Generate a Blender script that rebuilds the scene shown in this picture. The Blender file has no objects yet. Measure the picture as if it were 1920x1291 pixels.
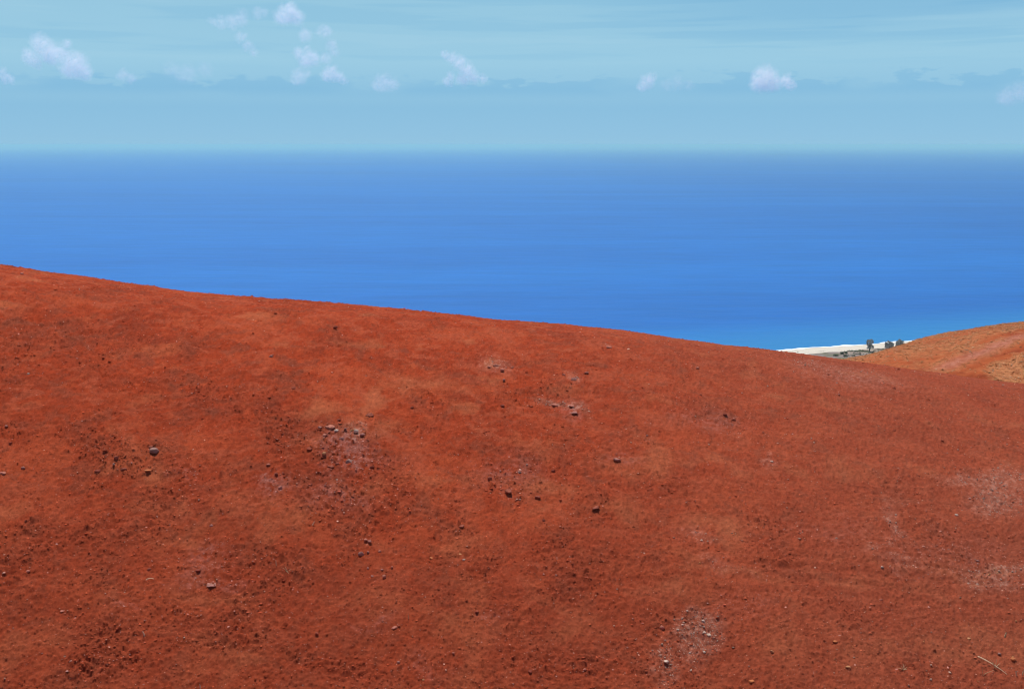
import bpy, math
import numpy as np
from mathutils import Vector, Matrix

scene = bpy.context.scene
COL = scene.collection

# ---------------------------------------------------------------- camera
cam_data = bpy.data.cameras.new('camera')
cam_data.sensor_width = 36.0
cam_data.lens = 36.0 * 2059.0 / 1920.0
cam_data.clip_start, cam_data.clip_end = 0.1, 160000.0
camera = bpy.data.objects.new('camera', cam_data)
camera.location = (0, 0, 110.0)
camera.rotation_euler = (math.pi / 2 - math.atan(375.0 / 2059.0), 0, 0)
COL.objects.link(camera)
scene.camera = camera

# ---------------------------------------------------------------- sky, sun, exposure
SUN_ELEV, SUN_AZ = math.radians(64), math.radians(-14)     # azimuth from +Y, clockwise to +X
world = bpy.data.worlds.new('World')
scene.world = world
world.use_nodes = True
wn, wl = world.node_tree.nodes, world.node_tree.links
wn.clear()

def wnode(kind, **kw):
    n = wn.new(kind)
    for k, v in kw.items():
        setattr(n, k, v)
    return n

def wmath(op, a, b=None, clamp=False):
    n = wnode('ShaderNodeMath', operation=op, use_clamp=clamp)
    for i, v in enumerate((a, b)):
        if v is None: continue
        if isinstance(v, (int, float)): n.inputs[i].default_value = v
        else: wl.new(v, n.inputs[i])
    return n.outputs[0]

def wramp(v, a, b, lo=0.0, hi=1.0):
    n = wnode('ShaderNodeMapRange', interpolation_type='SMOOTHSTEP')
    wl.new(v, n.inputs['Value'])
    for k, x in zip(('From Min', 'From Max', 'To Min', 'To Max'), (a, b, lo, hi)):
        n.inputs[k].default_value = x
    return n.outputs['Result']

def wnoise(vec, scale, detail=3.0, rough=0.5):
    n = wnode('ShaderNodeTexNoise')
    n.inputs['Scale'].default_value = scale
    n.inputs['Detail'].default_value = detail
    n.inputs['Roughness'].default_value = rough
    wl.new(vec, n.inputs['Vector'])
    return n.outputs['Fac']

def wmix(fac, a, b, blend='MIX'):
    n = wnode('ShaderNodeMix', data_type='RGBA', blend_type=blend)
    for i, v in ((0, fac), (6, a), (7, b)):
        if isinstance(v, (int, float)): n.inputs[i].default_value = v
        elif isinstance(v, tuple): n.inputs[i].default_value = (*v, 1)
        else: wl.new(v, n.inputs[i])
    return n.outputs[2]

sky_tex = wnode('ShaderNodeTexSky', sky_type='NISHITA', sun_disc=False,
                sun_elevation=SUN_ELEV, sun_rotation=SUN_AZ,
                altitude=100.0, air_density=1.0, dust_density=0.0, ozone_density=3.0)
# thin stratus sheets and a line of blue-grey cloud bases, all the way round the sky
tc = wnode('ShaderNodeTexCoord')
sep = wnode('ShaderNodeSeparateXYZ'); wl.new(tc.outputs['Generated'], sep.inputs[0])
az = wmath('ARCTAN2', sep.outputs['X'], sep.outputs['Y'])
el = wmath('MULTIPLY', wmath('ARCSINE', sep.outputs['Z']), 57.2958)          # degrees
# moist tropical air: the lowest sky is an even pale blue all the way round, clearing upwards
low = wnode('ShaderNodeValToRGB')
for i, (pos, rgb) in enumerate(((0.0, (2.88, 5.46, 7.58)), (0.20, (2.60, 5.22, 7.38)), (0.45, (3.30, 5.98, 7.70)), (1.0, (2.90, 5.55, 7.30)))):
    e = low.color_ramp.elements[i] if i < 2 else low.color_ramp.elements.new(pos)
    e.position, e.color = pos, (rgb[0] / 10, rgb[1] / 10, rgb[2] / 10, 1)
wl.new(wmath('DIVIDE', el, 9.0, True), low.inputs['Fac'])
low10 = wnode('ShaderNodeVectorMath', operation='SCALE'); wl.new(low.outputs[0], low10.inputs[0]); low10.inputs['Scale'].default_value = 10.0
sky_col = wmix(wramp(el, 32.0, 7.0), sky_tex.outputs[0], low10.outputs[0])
comb = wnode('ShaderNodeCombineXYZ')
wl.new(wmath('MULTIPLY', az, 2.6), comb.inputs['X']); wl.new(wmath('MULTIPLY', el, 0.95), comb.inputs['Y'])
streak = wnoise(comb.outputs[0], 1.15, 4.0, 0.55)
comb2 = wnode('ShaderNodeCombineXYZ')
wl.new(wmath('MULTIPLY', az, 28.0), comb2.inputs['X']); wl.new(wmath('MULTIPLY', el, 1.5), comb2.inputs['Y'])
puff = wnoise(comb2.outputs[0], 1.0, 5.0, 0.6)
in_layer = wmath('MULTIPLY', wramp(el, 3.4, 4.8), wramp(el, 16.0, 8.0))
darker = wmath('MULTIPLY', wramp(streak, 0.50, 0.58), in_layer)
lighter = wmath('MULTIPLY', wramp(streak, 0.46, 0.36), in_layer)
# cloud bases: a soft band near 2.9 degrees with a lumpy upper edge
edge = wmath('ADD', el, wmath('MULTIPLY', wmath('SUBTRACT', puff, 0.5), -3.2))
bases = wmath('MULTIPLY', wramp(edge, 3.30, 3.02), wramp(el, 2.15, 2.80))
gaps = wnoise(comb2.outputs[0], 0.33, 2.0, 0.5)
bases = wmath('MULTIPLY', bases, wramp(gaps, 0.30, 0.50, 0.25, 1.0))
STREAK_DARK, STREAK_LIGHT, BASE_COL = (0.91, 0.955, 0.985), (1.06, 1.025, 1.01), (0.84, 0.92, 0.975)
c = wmix(1.0, sky_col, wmix(darker, (1, 1, 1), STREAK_DARK), 'MULTIPLY')
c = wmix(1.0, c, wmix(lighter, (1, 1, 1), STREAK_LIGHT), 'MULTIPLY')
# one broad veil of high cloud over the eastern quarter of the sky
lift = wmath('ADD', el, wmath('MULTIPLY', wmath('SUBTRACT', streak, 0.5), 2.2))
veil = wmath('MULTIPLY', wmath('MULTIPLY', wramp(lift, 4.9, 6.3), wramp(el, 7.35, 6.95)), wramp(az, 0.02, 0.26))
c = wmix(1.0, c, wmix(veil, (1, 1, 1), (0.80, 0.89, 0.965)), 'MULTIPLY')
c = wmix(1.0, c, wmix(bases, (1, 1, 1), BASE_COL), 'MULTIPLY')
bg = wnode('ShaderNodeBackground'); bg.inputs['Strength'].default_value = 0.10
wl.new(c, bg.inputs['Color'])
wout = wnode('ShaderNodeOutputWorld'); wl.new(bg.outputs[0], wout.inputs['Surface'])

sun_data = bpy.data.lights.new('sun', 'SUN')
sun_data.energy, sun_data.angle, sun_data.color = 4.2, math.radians(0.53), (1.0, 0.95, 0.87)
sun = bpy.data.objects.new('sun', sun_data)
sun_dir = Vector((math.sin(SUN_AZ) * math.cos(SUN_ELEV), math.cos(SUN_AZ) * math.cos(SUN_ELEV), math.sin(SUN_ELEV)))
sun.rotation_euler = sun_dir.to_track_quat('Z', 'Y').to_euler()
sun.location = (0, 0, 200)
COL.objects.link(sun)

scene.view_settings.view_transform = 'Standard'
scene.view_settings.look = 'None'
scene.view_settings.exposure = 0.0
scene.view_settings.gamma = 1.0
scene.view_settings.use_curve_mapping = False
scene.cycles.use_denoising = True
scene.cycles.max_bounces = 12
scene.cycles.diffuse_bounces = 2
scene.cycles.glossy_bounces = 2
scene.cycles.volume_bounces = 10
scene.cycles.pixel_filter_type = 'BLACKMAN_HARRIS'
scene.cycles.filter_width = 1.05
scene.cycles.volume_step_rate = 1.0
scene.cycles.volume_max_steps = 256

# ---------------------------------------------------------------- helpers
def tag(o, label=None, category=None, group=None, kind=None):
    for k, v in (('label', label), ('category', category), ('group', group), ('kind', kind)):
        if v: o[k] = v
    return o

def mesh_obj(name, verts, faces, mat=None, parent=None, smooth=False, colours=None):
    """faces: an (n,3) or (n,4) int array; colours: (n_verts,3) linear rgb"""
    me = bpy.data.meshes.new(name)
    v = np.asarray(verts, dtype=np.float32); f = np.asarray(faces, dtype=np.int32)
    k = f.shape[1]
    me.vertices.add(len(v)); me.vertices.foreach_set('co', v.ravel())
    me.loops.add(f.size); me.loops.foreach_set('vertex_index', f.ravel())
    me.polygons.add(len(f))
    me.polygons.foreach_set('loop_start', np.arange(0, f.size, k, dtype=np.int32))
    if smooth: me.polygons.foreach_set('use_smooth', np.ones(len(f), dtype=bool))
    if colours is not None:
        a = me.color_attributes.new('tone', 'FLOAT_COLOR', 'POINT')
        rgba = np.ones((len(v), 4), dtype=np.float32); rgba[:, :3] = colours
        a.data.foreach_set('color', rgba.ravel())
    me.update(calc_edges=True)
    if mat: me.materials.append(mat)
    o = bpy.data.objects.new(name, me)
    COL.objects.link(o)
    if parent: o.parent = parent
    return o

def empty(name, loc):
    o = bpy.data.objects.new(name, None); o.location = loc; o.empty_display_size = 0.2
    COL.objects.link(o)
    return o

def new_mat(name):
    m = bpy.data.materials.new(name); m.use_nodes = True
    nt = m.node_tree
    return m, nt, nt.nodes, nt.links, nt.nodes['Principled BSDF']

def mnode(nt, kind, ins=None, **kw):
    n = nt.nodes.new(kind)
    for k, v in kw.items(): setattr(n, k, v)
    for k, v in (ins or {}).items():
        if isinstance(v, bpy.types.NodeSocket): nt.links.new(v, n.inputs[k])
        else: n.inputs[k].default_value = v
    return n

def mmix(nt, fac, a, b, blend='MIX'):
    n = nt.nodes.new('ShaderNodeMix'); n.data_type = 'RGBA'; n.blend_type = blend
    for i, v in ((0, fac), (6, a), (7, b)):
        if isinstance(v, bpy.types.NodeSocket): nt.links.new(v, n.inputs[i])
        elif isinstance(v, tuple): n.inputs[i].default_value = (*v, 1)
        else: n.inputs[i].default_value = v
    return n.outputs[2]

def earth_material(name, grain=55.0, bump=0.5, dist=0.01):
    """earth whose colour comes with the mesh, roughened by fine grain"""
    m, nt, N, L, p = new_mat(name)
    tone = mnode(nt, 'ShaderNodeVertexColor', layer_name='tone')
    pos = mnode(nt, 'ShaderNodeNewGeometry')
    n1 = mnode(nt, 'ShaderNodeTexNoise', {'Vector': pos.outputs['Position'], 'Scale': grain, 'Detail': 4.0, 'Roughness': 0.65})
    r = mnode(nt, 'ShaderNodeMapRange', {'Value': n1.outputs['Fac'], 'From Min': 0.25, 'From Max': 0.75, 'To Min': 0.80, 'To Max': 1.20})
    col = mmix(nt, 1.0, tone.outputs['Color'], r.outputs['Result'], 'MULTIPLY')
    L.new(col, p.inputs['Base Color'])
    p.inputs['Roughness'].default_value = 0.95
    p.inputs['Specular IOR Level'].default_value = 0.03
    b = mnode(nt, 'ShaderNodeBump', {'Height': n1.outputs['Fac'], 'Strength': bump, 'Distance': dist})
    L.new(b.outputs[0], p.inputs['Normal'])
    return m

def plain_material(name, colour, rough=0.9, spec=0.15, var=0.25, scale=8.0):
    m, nt, N, L, p = new_mat(name)
    tcn = mnode(nt, 'ShaderNodeTexCoord')
    n1 = mnode(nt, 'ShaderNodeTexNoise', {'Vector': tcn.outputs['Object'], 'Scale': scale, 'Detail': 5.0})
    r = mnode(nt, 'ShaderNodeMapRange', {'Value': n1.outputs['Fac'], 'From Min': 0.25, 'From Max': 0.75, 'To Min': 1 - var, 'To Max': 1 + var})
    L.new(mmix(nt, 1.0, colour, r.outputs['Result'], 'MULTIPLY'), p.inputs['Base Color'])
    p.inputs['Roughness'].default_value = rough
    p.inputs['Specular IOR Level'].default_value = spec
    return m

RIDGE_Z_LIST = [-1.882, -2.062, -2.396, -2.702, -3.01, -3.309, -3.619, -3.843, -4.011, -4.183, -4.41, -4.641, -4.797, -5.07, -5.382, -5.625, -5.916, -6.214, -6.508, -6.765, -7.061, -7.331, -7.6]
CREST_X = np.linspace(0, 75, 31)
CREST_Z = np.array([-14.939] * 5 + [-14.323, -13.618, -12.896, -12.079, -11.514, -10.913, -10.308, -9.924, -9.732, -9.602, -9.489, -9.45, -9.408, -9.367, -9.327] + [-9.307] * 11)
CREST_OFF = 0.0
# ---------------------------------------------------------------- noise and landform
_rng = np.random.RandomState(7)
_PERM = np.concatenate([_rng.permutation(1024)] * 2).astype(np.int32)
_ANG = _rng.rand(1024) * 2 * np.pi
_GX, _GY = np.cos(_ANG).astype(np.float32), np.sin(_ANG).astype(np.float32)
_CX, _CY = _rng.rand(1024).astype(np.float32), _rng.rand(1024).astype(np.float32)

def _hash(ix, iy, seed):
    return _PERM[(_PERM[(ix + seed * 37) & 1023] + iy) & 1023]

def gnoise(x, y, seed=0):
    """gradient noise, about -0.7..0.7"""
    xf, yf = np.floor(x), np.floor(y)
    ix, iy = xf.astype(np.int32), yf.astype(np.int32)
    u, v = (x - xf).astype(np.float32), (y - yf).astype(np.float32)
    su = u * u * u * (u * (u * 6 - 15) + 10)
    sv = v * v * v * (v * (v * 6 - 15) + 10)
    def g(dx, dy):
        h = _hash(ix + dx, iy + dy, seed)
        return _GX[h] * (u - dx) + _GY[h] * (v - dy)
    a = g(0, 0); b = g(1, 0); c = g(0, 1); d = g(1, 1)
    return (a + su * (b - a)) + sv * ((c + su * (d - c)) - (a + su * (b - a)))

def fbm(x, y, octaves=4, seed=0, gain=0.5):
    s, a, f = 0.0, 1.0, 1.0
    for k in range(octaves):
        s = s + a * gnoise(x * f + 13.7 * k, y * f - 7.1 * k, seed + k)
        a *= gain; f *= 2.03
    return s

def lumps(x, y, seed=0):
    """rounded clods: 1 at a cell's centre, 0 at its edge, each clod with its own height"""
    xf, yf = np.floor(x), np.floor(y)
    ix, iy = xf.astype(np.int32), yf.astype(np.int32)
    u, v = (x - xf).astype(np.float32), (y - yf).astype(np.float32)
    best = np.zeros_like(u)
    for dx in (-1, 0, 1):
        for dy in (-1, 0, 1):
            h = _hash(ix + dx, iy + dy, seed)
            px, py = dx + _CX[h] - u, dy + _CY[h] - v
            r = 0.14 + 0.50 * _CX[(h * 7 + 3) & 1023] ** 1.7
            best = np.maximum(best, r * np.sqrt(np.clip(1 - (px * px + py * py) / (r * r), 0, 1)))
    return best

def sstep(a, b, x):
    t = np.clip((x - a) / (b - a), 0, 1)
    return t * t * (3 - 2 * t)

CAM_Z = 110.0
F_PX, CX_PX, CY_PX = 2059.0, 960.0, 645.5          # photograph pixels
PITCH = math.atan(375.0 / F_PX)
_cp, _sp = math.cos(PITCH), math.sin(PITCH)

def ray(px, py):
    a, b = (px - CX_PX) / F_PX, (CY_PX - py) / F_PX
    return np.array([a, _cp + b * _sp, -_sp + b * _cp])

def on_plane(px, py, z):
    d = ray(px, py); t = (z - CAM_Z) / d[2]
    return d[0] * t, d[1] * t

def to_px(x, y, z):
    zz = z - CAM_Z
    depth = y * _cp - zz * _sp
    up = y * _sp + zz * _cp
    return CX_PX + F_PX * x / depth, CY_PX - F_PX * up / depth

# the crest of the red hill: height of the ridge (relative to the eye) along x
RIDGE_X = np.linspace(-22, 22, 23)
RIDGE_Z = np.array(RIDGE_Z_LIST)
RIDGE_Y0 = 27.0

def catmull(xs, zs, x):
    h = xs[1] - xs[0]
    t = np.clip((x - xs[0]) / h, 1, len(xs) - 2.001)
    i = np.floor(t).astype(np.int32); u = t - i
    p0, p1, p2, p3 = zs[i - 1], zs[i], zs[i + 1], zs[np.minimum(i + 2, len(zs) - 1)]
    return 0.5 * (2 * p1 + (p2 - p0) * u + (2 * p0 - 5 * p1 + 4 * p2 - p3) * u * u + (3 * p1 - p0 - 3 * p2 + p3) * u ** 3)

def hill_base(x, y):
    """landform of the red hill without its clods, relative to the eye"""
    xr = np.clip(x, -20, 20)
    zr = catmull(RIDGE_X, RIDGE_Z, xr) - 0.16 * np.maximum(x - 20, 0) + 0.10 * np.clip(-20 - x, 0, 20)
    yr = RIDGE_Y0 + 0.05 * xr
    s = (yr - y) / 13.0
    depth = zr + 7.45 + 0.035 * xr
    front = zr - depth * np.abs(np.maximum(s, 0)) ** 1.5
    back = zr - 0.030 * np.maximum(y - yr, 0) ** 1.75
    back = np.maximum(back, zr - 2.6 - 0.32 * (y - yr))
    z = np.where(s > 0, front, back)
    # the near bank on which the photographer stands
    bank = -1.68 - 0.72 * np.maximum(y, 0) + 0.25 * np.minimum(y + 3, 0)
    k = 0.7
    hh = np.clip(0.5 + 0.5 * (z - bank) / k, 0, 1)
    return bank + (z - bank) * hh + k * hh * (1 - hh)

def crest_base(x, y):
    """landform of the tawny hill beyond, to the right, relative to the eye"""
    yc = 58.0 + 0.10 * (x - 25)
    zc = CREST_OFF + catmull(CREST_X, CREST_Z, np.clip(x, 0, 75)) - 0.02 * np.maximum(x - 75, 0)
    d = y - yc
    front = zc - 0.010 * np.maximum(-d, 0) ** 2.0
    front = np.maximum(front, zc - 0.26 * np.maximum(-d, 0) + 0.4)
    back = zc - 0.022 * np.maximum(d, 0) ** 1.8
    back = np.maximum(back, zc - 3.0 - 0.36 * d)
    return np.where(d < 0, np.minimum(front, zc), back)

# ---------------------------------------------------------------- the red hillside
def march(px, py, fn, t0=4.0, t1=80.0, n=4000):
    d = ray(px, py); t = np.linspace(t0, t1, n)
    x, y = d[0] * t, d[1] * t
    k = int(np.argmax(fn(x, y) > d[2] * t))
    if k == 0: k = n - 1
    return float(x[k]), float(y[k])

# patches of the slope: place and half-size in the photograph, strength
SMOOTH = [(600, 768, 55, 16, .8), (515, 975, 75, 38, .9), (990, 985, 95, 48, 1.0), (1215, 1112, 75, 30, .9), (1120, 1160, 60, 22, .8),
          (400, 1232, 70, 24, .9), (400, 1125, 60, 26, .8), (880, 1175, 60, 28, .7), (340, 1030, 40, 24, .6), (120, 950, 90, 30, .6),
          (270, 900, 60, 20, .5), (700, 1100, 120, 40, .8), (760, 1200, 140, 40, .7), (1450, 900, 150, 60, .5), (1600, 850, 120, 60, .5),
          (60, 1200, 60, 40, .7), (900, 800, 90, 30, .5), (1650, 1120, 200, 24, .6), (1290, 990, 80, 26, .6), (700, 740, 80, 22, .6),
          (80, 690, 60, 30, .5), (1500, 1250, 160, 40, .6), (1110, 1000, 60, 24, .5), (330, 820, 80, 20, .5)]
ROUGH = [(545, 1055, 105, 45, .85), (1335, 778, 60, 26, .9), (450, 745, 90, 36, .8), (1110, 1085, 95, 50, .9), (105, 640, 110, 60, .7),
         (300, 1180, 170, 36, .45), (880, 1050, 60, 36, .9), (960, 912, 95, 32, 1.0), (660, 860, 90, 60, 1.0), (540, 820, 60, 36, .9),
         (220, 860, 100, 34, .9), (1150, 850, 90, 40, .6), (640, 960, 70, 30, .9), (860, 985, 50, 26, .8), (1100, 950, 60, 26, .9),
         (820, 810, 120, 24, .7), (120, 1060, 100, 40, .4), (160, 990, 160, 30, .4), (250, 1240, 60, 22, .6), (1060, 1240, 80, 36, .7),
         (1320, 1160, 110, 40, .6), (1230, 900, 60, 40, .5), (1020, 740, 60, 30, .7), (560, 720, 60, 26, .7), (1040, 1010, 40, 40, .8),
         (600, 1250, 90, 26, .6), (1440, 1010, 90, 40, .5), (1700, 900, 60, 30, .4), (30, 560, 80, 40, .5)]
PURPLE = [(648, 850, 55, 36, .9), (400, 1096, 36, 12, .8), (520, 908, 26, 24, .9), (385, 1060, 36, 28, .6), (640, 930, 60, 24, .6),
          (905, 1165, 36, 18, .7), (1157, 862, 26, 14, .6), (1077, 772, 22, 16, .8), (710, 1170, 30, 10, .5), (230, 1135, 26, 22, .5),
          (1600, 708, 100, 18, .35), (350, 895, 34, 18, .4), (960, 890, 60, 26, .5), (1340, 788, 60, 18, .5), (1560, 1000, 70, 30, .35),
          (1800, 1040, 110, 40, .4), (1400, 1130, 60, 26, .4), (800, 1260, 30, 14, .4)]
WHITE = [(1310, 1190, 40, 36, .9), (1246, 1228, 24, 34, .9), (1872, 938, 56, 26, 1.0), (1870, 905, 60, 22, .8), (1668, 975, 18, 36, .8),
         (1880, 1078, 70, 10, .7), (1860, 1095, 50, 12, .6), (1785, 893, 30, 10, .7), (927, 685, 28, 14, .8), (1077, 711, 14, 9, .9), (1056, 759, 34, 10, .8),
         (1597, 700, 80, 14, .4), (1141, 650, 14, 6, .7), (672, 812, 16, 16, .8), (1645, 1040, 14, 16, .6), (1430, 865, 14, 12, .5),
         (1305, 1005, 40, 14, .5), (1700, 1060, 40, 14, .5), (1520, 683, 40, 10, .5), (1345, 1060, 40, 14, .4)]
OCHRE = [(1500, 1083, 260, 7, .7), (1760, 1074, 170, 6, .8), (1620, 1101, 220, 5, .5), (400, 1118, 70, 24, .6), (880, 1180, 90, 26, .6), (700, 1150, 60, 16, .5), (330, 1010, 60, 24, .5), (420, 1235, 90, 20, .6),
         (800, 720, 90, 18, .5), (1180, 880, 60, 22, .5), (1330, 985, 70, 16, .6), (700, 800, 60, 16, .5), (90, 1190, 50, 20, .5), (1600, 885, 60, 20, .5),
         (1840, 1215, 150, 40, 1.1), (1640, 1225, 90, 40, .6), (1500, 1225, 70, 30, .5), (510, 965, 70, 36, .7), (1240, 1105, 70, 18, .8), (600, 768, 40, 14, .7), (590, 835, 24, 22, .6),
         (1140, 958, 70, 18, .5), (860, 1030, 60, 30, .5), (270, 880, 60, 26, .5), (680, 918, 60, 12, .5), (1020, 915, 60, 14, .5), (430, 560, 160, 20, .3), (1090, 1185, 60, 16, .6)]

def patch_field(patches, x, y, seed):
    """soft uneven patches lying on the slope"""
    wx = x + 0.35 * fbm(x / 0.9, y / 0.9, 3, seed); wy = y + 0.5 * fbm(x / 0.9 + 31, y / 0.9, 3, seed + 5)
    out = np.zeros_like(x)
    for px, py, rx, ry, s in patches:
        bx, by = march(px, py, hill_base, n=1500)
        ax, ay = march(px, max(py - ry, 660 if px > 900 else 600), hill_base, n=1500)
        cx, cy = march(px, min(py + ry, 1400), hill_base, n=1500)
        hx = rx * by * 1.03 / F_PX
        hy = max(0.5 * (ay - cy), 0.08)
        q = ((wx - bx - (wy - by) * bx / by) / hx) ** 2 + ((wy - by) / hy) ** 2
        out = np.maximum(out, s * np.exp(-0.9 * q ** 1.3))
    return out

def slope_masks_exact(x, y):
    n1 = fbm(x / 1.6, y / 1.9, 4, 11)
    n2 = fbm(x / 0.55, y / 0.7, 3, 21)
    rough = np.clip(0.34 + 0.75 * n1 + 0.35 * n2 + 0.85 * patch_field(ROUGH, x, y, 41) - 0.75 * patch_field(SMOOTH, x, y, 47), 0.12, 0.92)
    left = sstep(4.0, -9.0, x)
    rough = np.clip(rough * (0.72 + 0.38 * left), 0, 1)
    return rough, patch_field(PURPLE, x, y, 53), patch_field(WHITE, x, y, 59), patch_field(OCHRE, x, y, 61)

# the masks, tabulated once over the part of the slope in view
_TU, _TY = np.linspace(-0.52, 0.52, 760), np.linspace(9.0, 42.0, 620)
_tu, _ty = np.meshgrid(_TU, _TY)
_TAB = np.stack([v.reshape(_tu.shape) for v in slope_masks_exact((_tu * np.sqrt(_ty ** 2 + 36)).ravel(), _ty.ravel())], -1).astype(np.float32)

def slope_masks(x, y):
    u = np.clip((x / np.sqrt(y * y + 36.0) + 0.52) / 1.04 * 759, 0, 758.999); v = np.clip((y - 9.0) / 33.0 * 619, 0, 618.999)
    i, j = u.astype(np.int32), v.astype(np.int32); a, b = (u - i)[:, None], (v - j)[:, None]
    m = (_TAB[j, i] * (1 - a) + _TAB[j, i + 1] * a) * (1 - b) + (_TAB[j + 1, i] * (1 - a) + _TAB[j + 1, i + 1] * a) * b
    return m[:, 0], m[:, 1], m[:, 2], m[:, 3]

def slope_relief(x, y, rough):
    """clods and hollows, metres"""
    z = (0.085 - 0.055 * sstep(22.0, 27.0, y)) * fbm(x / 3.6, y / 3.6, 3, 71) + 0.030 * fbm(x / 0.9, y / 1.0, 3, 75)
    z = z + (0.010 + 0.020 * rough) * fbm(x / 0.33, y / 0.31, 2, 81, 0.6)
    # crumbled crust and half-buried clods, a few centimetres across
    n1 = gnoise(x / 0.105, y / 0.098, 143); n2 = gnoise(x / 0.052, y / 0.049, 145)
    warp = 0.3 * gnoise(x / 0.12, y / 0.12, 95)
    many = sstep(-0.30, 0.45, gnoise(x / 0.7, y / 0.6, 97) + 1.1 * (rough - 0.45))
    l1 = lumps(x / 0.150 + warp, y / 0.140, 90) * many
    l2 = lumps(x / 0.085 + warp, y / 0.080, 91) * (0.35 + 0.65 * many)
    l3 = lumps(x / 0.046, y / 0.044, 92)
    k = 0.68 + 0.55 * rough
    z = z + k * (0.026 * n1 + 0.018 * n2) + (0.25 + 0.9 * rough) * 0.050 * l1 + (0.35 + 0.65 * rough) * 0.060 * l2 + 0.034 * l3
    # wheel ruts that run along the foot of the slope to the right
    ax, ay = 3.2, 16.6
    lane = np.exp(-((y - ay - 0.10 * (x - ax) - 0.25 * np.sin(x * 0.5)) / 0.75) ** 2) * sstep(2.4, 4.5, x)
    z = z + 0.020 * lane * (0.5 + gnoise(x / 0.8, y / 0.3, 99)) * np.sin((y - 0.10 * x - 0.25 * np.sin(x * 0.5)) * 19.0)
    return z

_mask_cache = {}
def hill_z(x, y):
    x = np.atleast_1d(np.asarray(x, dtype=np.float64)); y = np.atleast_1d(np.asarray(y, dtype=np.float64))
    rough = slope_masks(x, y)[0]
    return hill_base(x, y) + slope_relief(x, y, rough) + CAM_Z

def grid_faces(nr, nc):
    i = np.arange(nr * nc, dtype=np.int32).reshape(nr, nc)
    return np.stack([i[:-1, :-1].ravel(), i[:-1, 1:].ravel(), i[1:, 1:].ravel(), i[1:, :-1].ravel()], axis=1)

# rows: fine inside the view, coarse beyond it
ys = [13.3]
while ys[-1] < 34.5:
    yy = ys[-1]
    zz = float(hill_base(np.array([0.0]), np.array([yy]))[0])
    z2 = float(hill_base(np.array([0.0]), np.array([yy + 0.1]))[0])
    p1, p2 = to_px(0.0, yy, zz + CAM_Z)[1], to_px(0.0, yy + 0.1, z2 + CAM_Z)[1]
    rate = max((p1 - p2) / 0.1, 2.0)
    ys.append(yy + min(1.95 / rate, 0.085))
fine_rows = np.array(ys)
rows = np.concatenate([np.linspace(-14, 13.0, 60), fine_rows, 34.6 + np.cumsum(np.geomspace(0.15, 2.5, 26))])
fine_cols = np.linspace(-0.485, 0.485, 1080)
cols = np.concatenate([-0.487 - np.cumsum(np.geomspace(0.01, 0.35, 22))[::-1], fine_cols, 0.487 + np.cumsum(np.geomspace(0.01, 0.35, 22))])
Y = np.repeat(rows[:, None], len(cols), 1)
X = cols[None, :] * np.sqrt(Y * Y + 36.0) * np.where(Y < 0, 1, 1)
x, y = X.ravel(), Y.ravel()
rough, purple, white, ochre = slope_masks(x, y)
relief = slope_relief(x, y, rough)
near_eye = sstep(9.0, 13.0, y)
z = hill_base(x, y) + relief * (0.3 + 0.7 * near_eye) + CAM_Z
z = np.minimum(z, 110.9)

def lerp(a, b, t):
    return a + (np.asarray(b)[None, :] - a) * t[:, None]

C_SOIL, C_DEEP, C_BRIGHT = (0.332, 0.046, 0.0155), (0.262, 0.034, 0.012), (0.41, 0.071, 0.026)
C_OCHRE, C_PURPLE, C_WHITE, C_BROWN = (0.45, 0.130, 0.056), (0.36, 0.135, 0.105), (0.52, 0.31, 0.23), (0.21, 0.058, 0.032)

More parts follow.
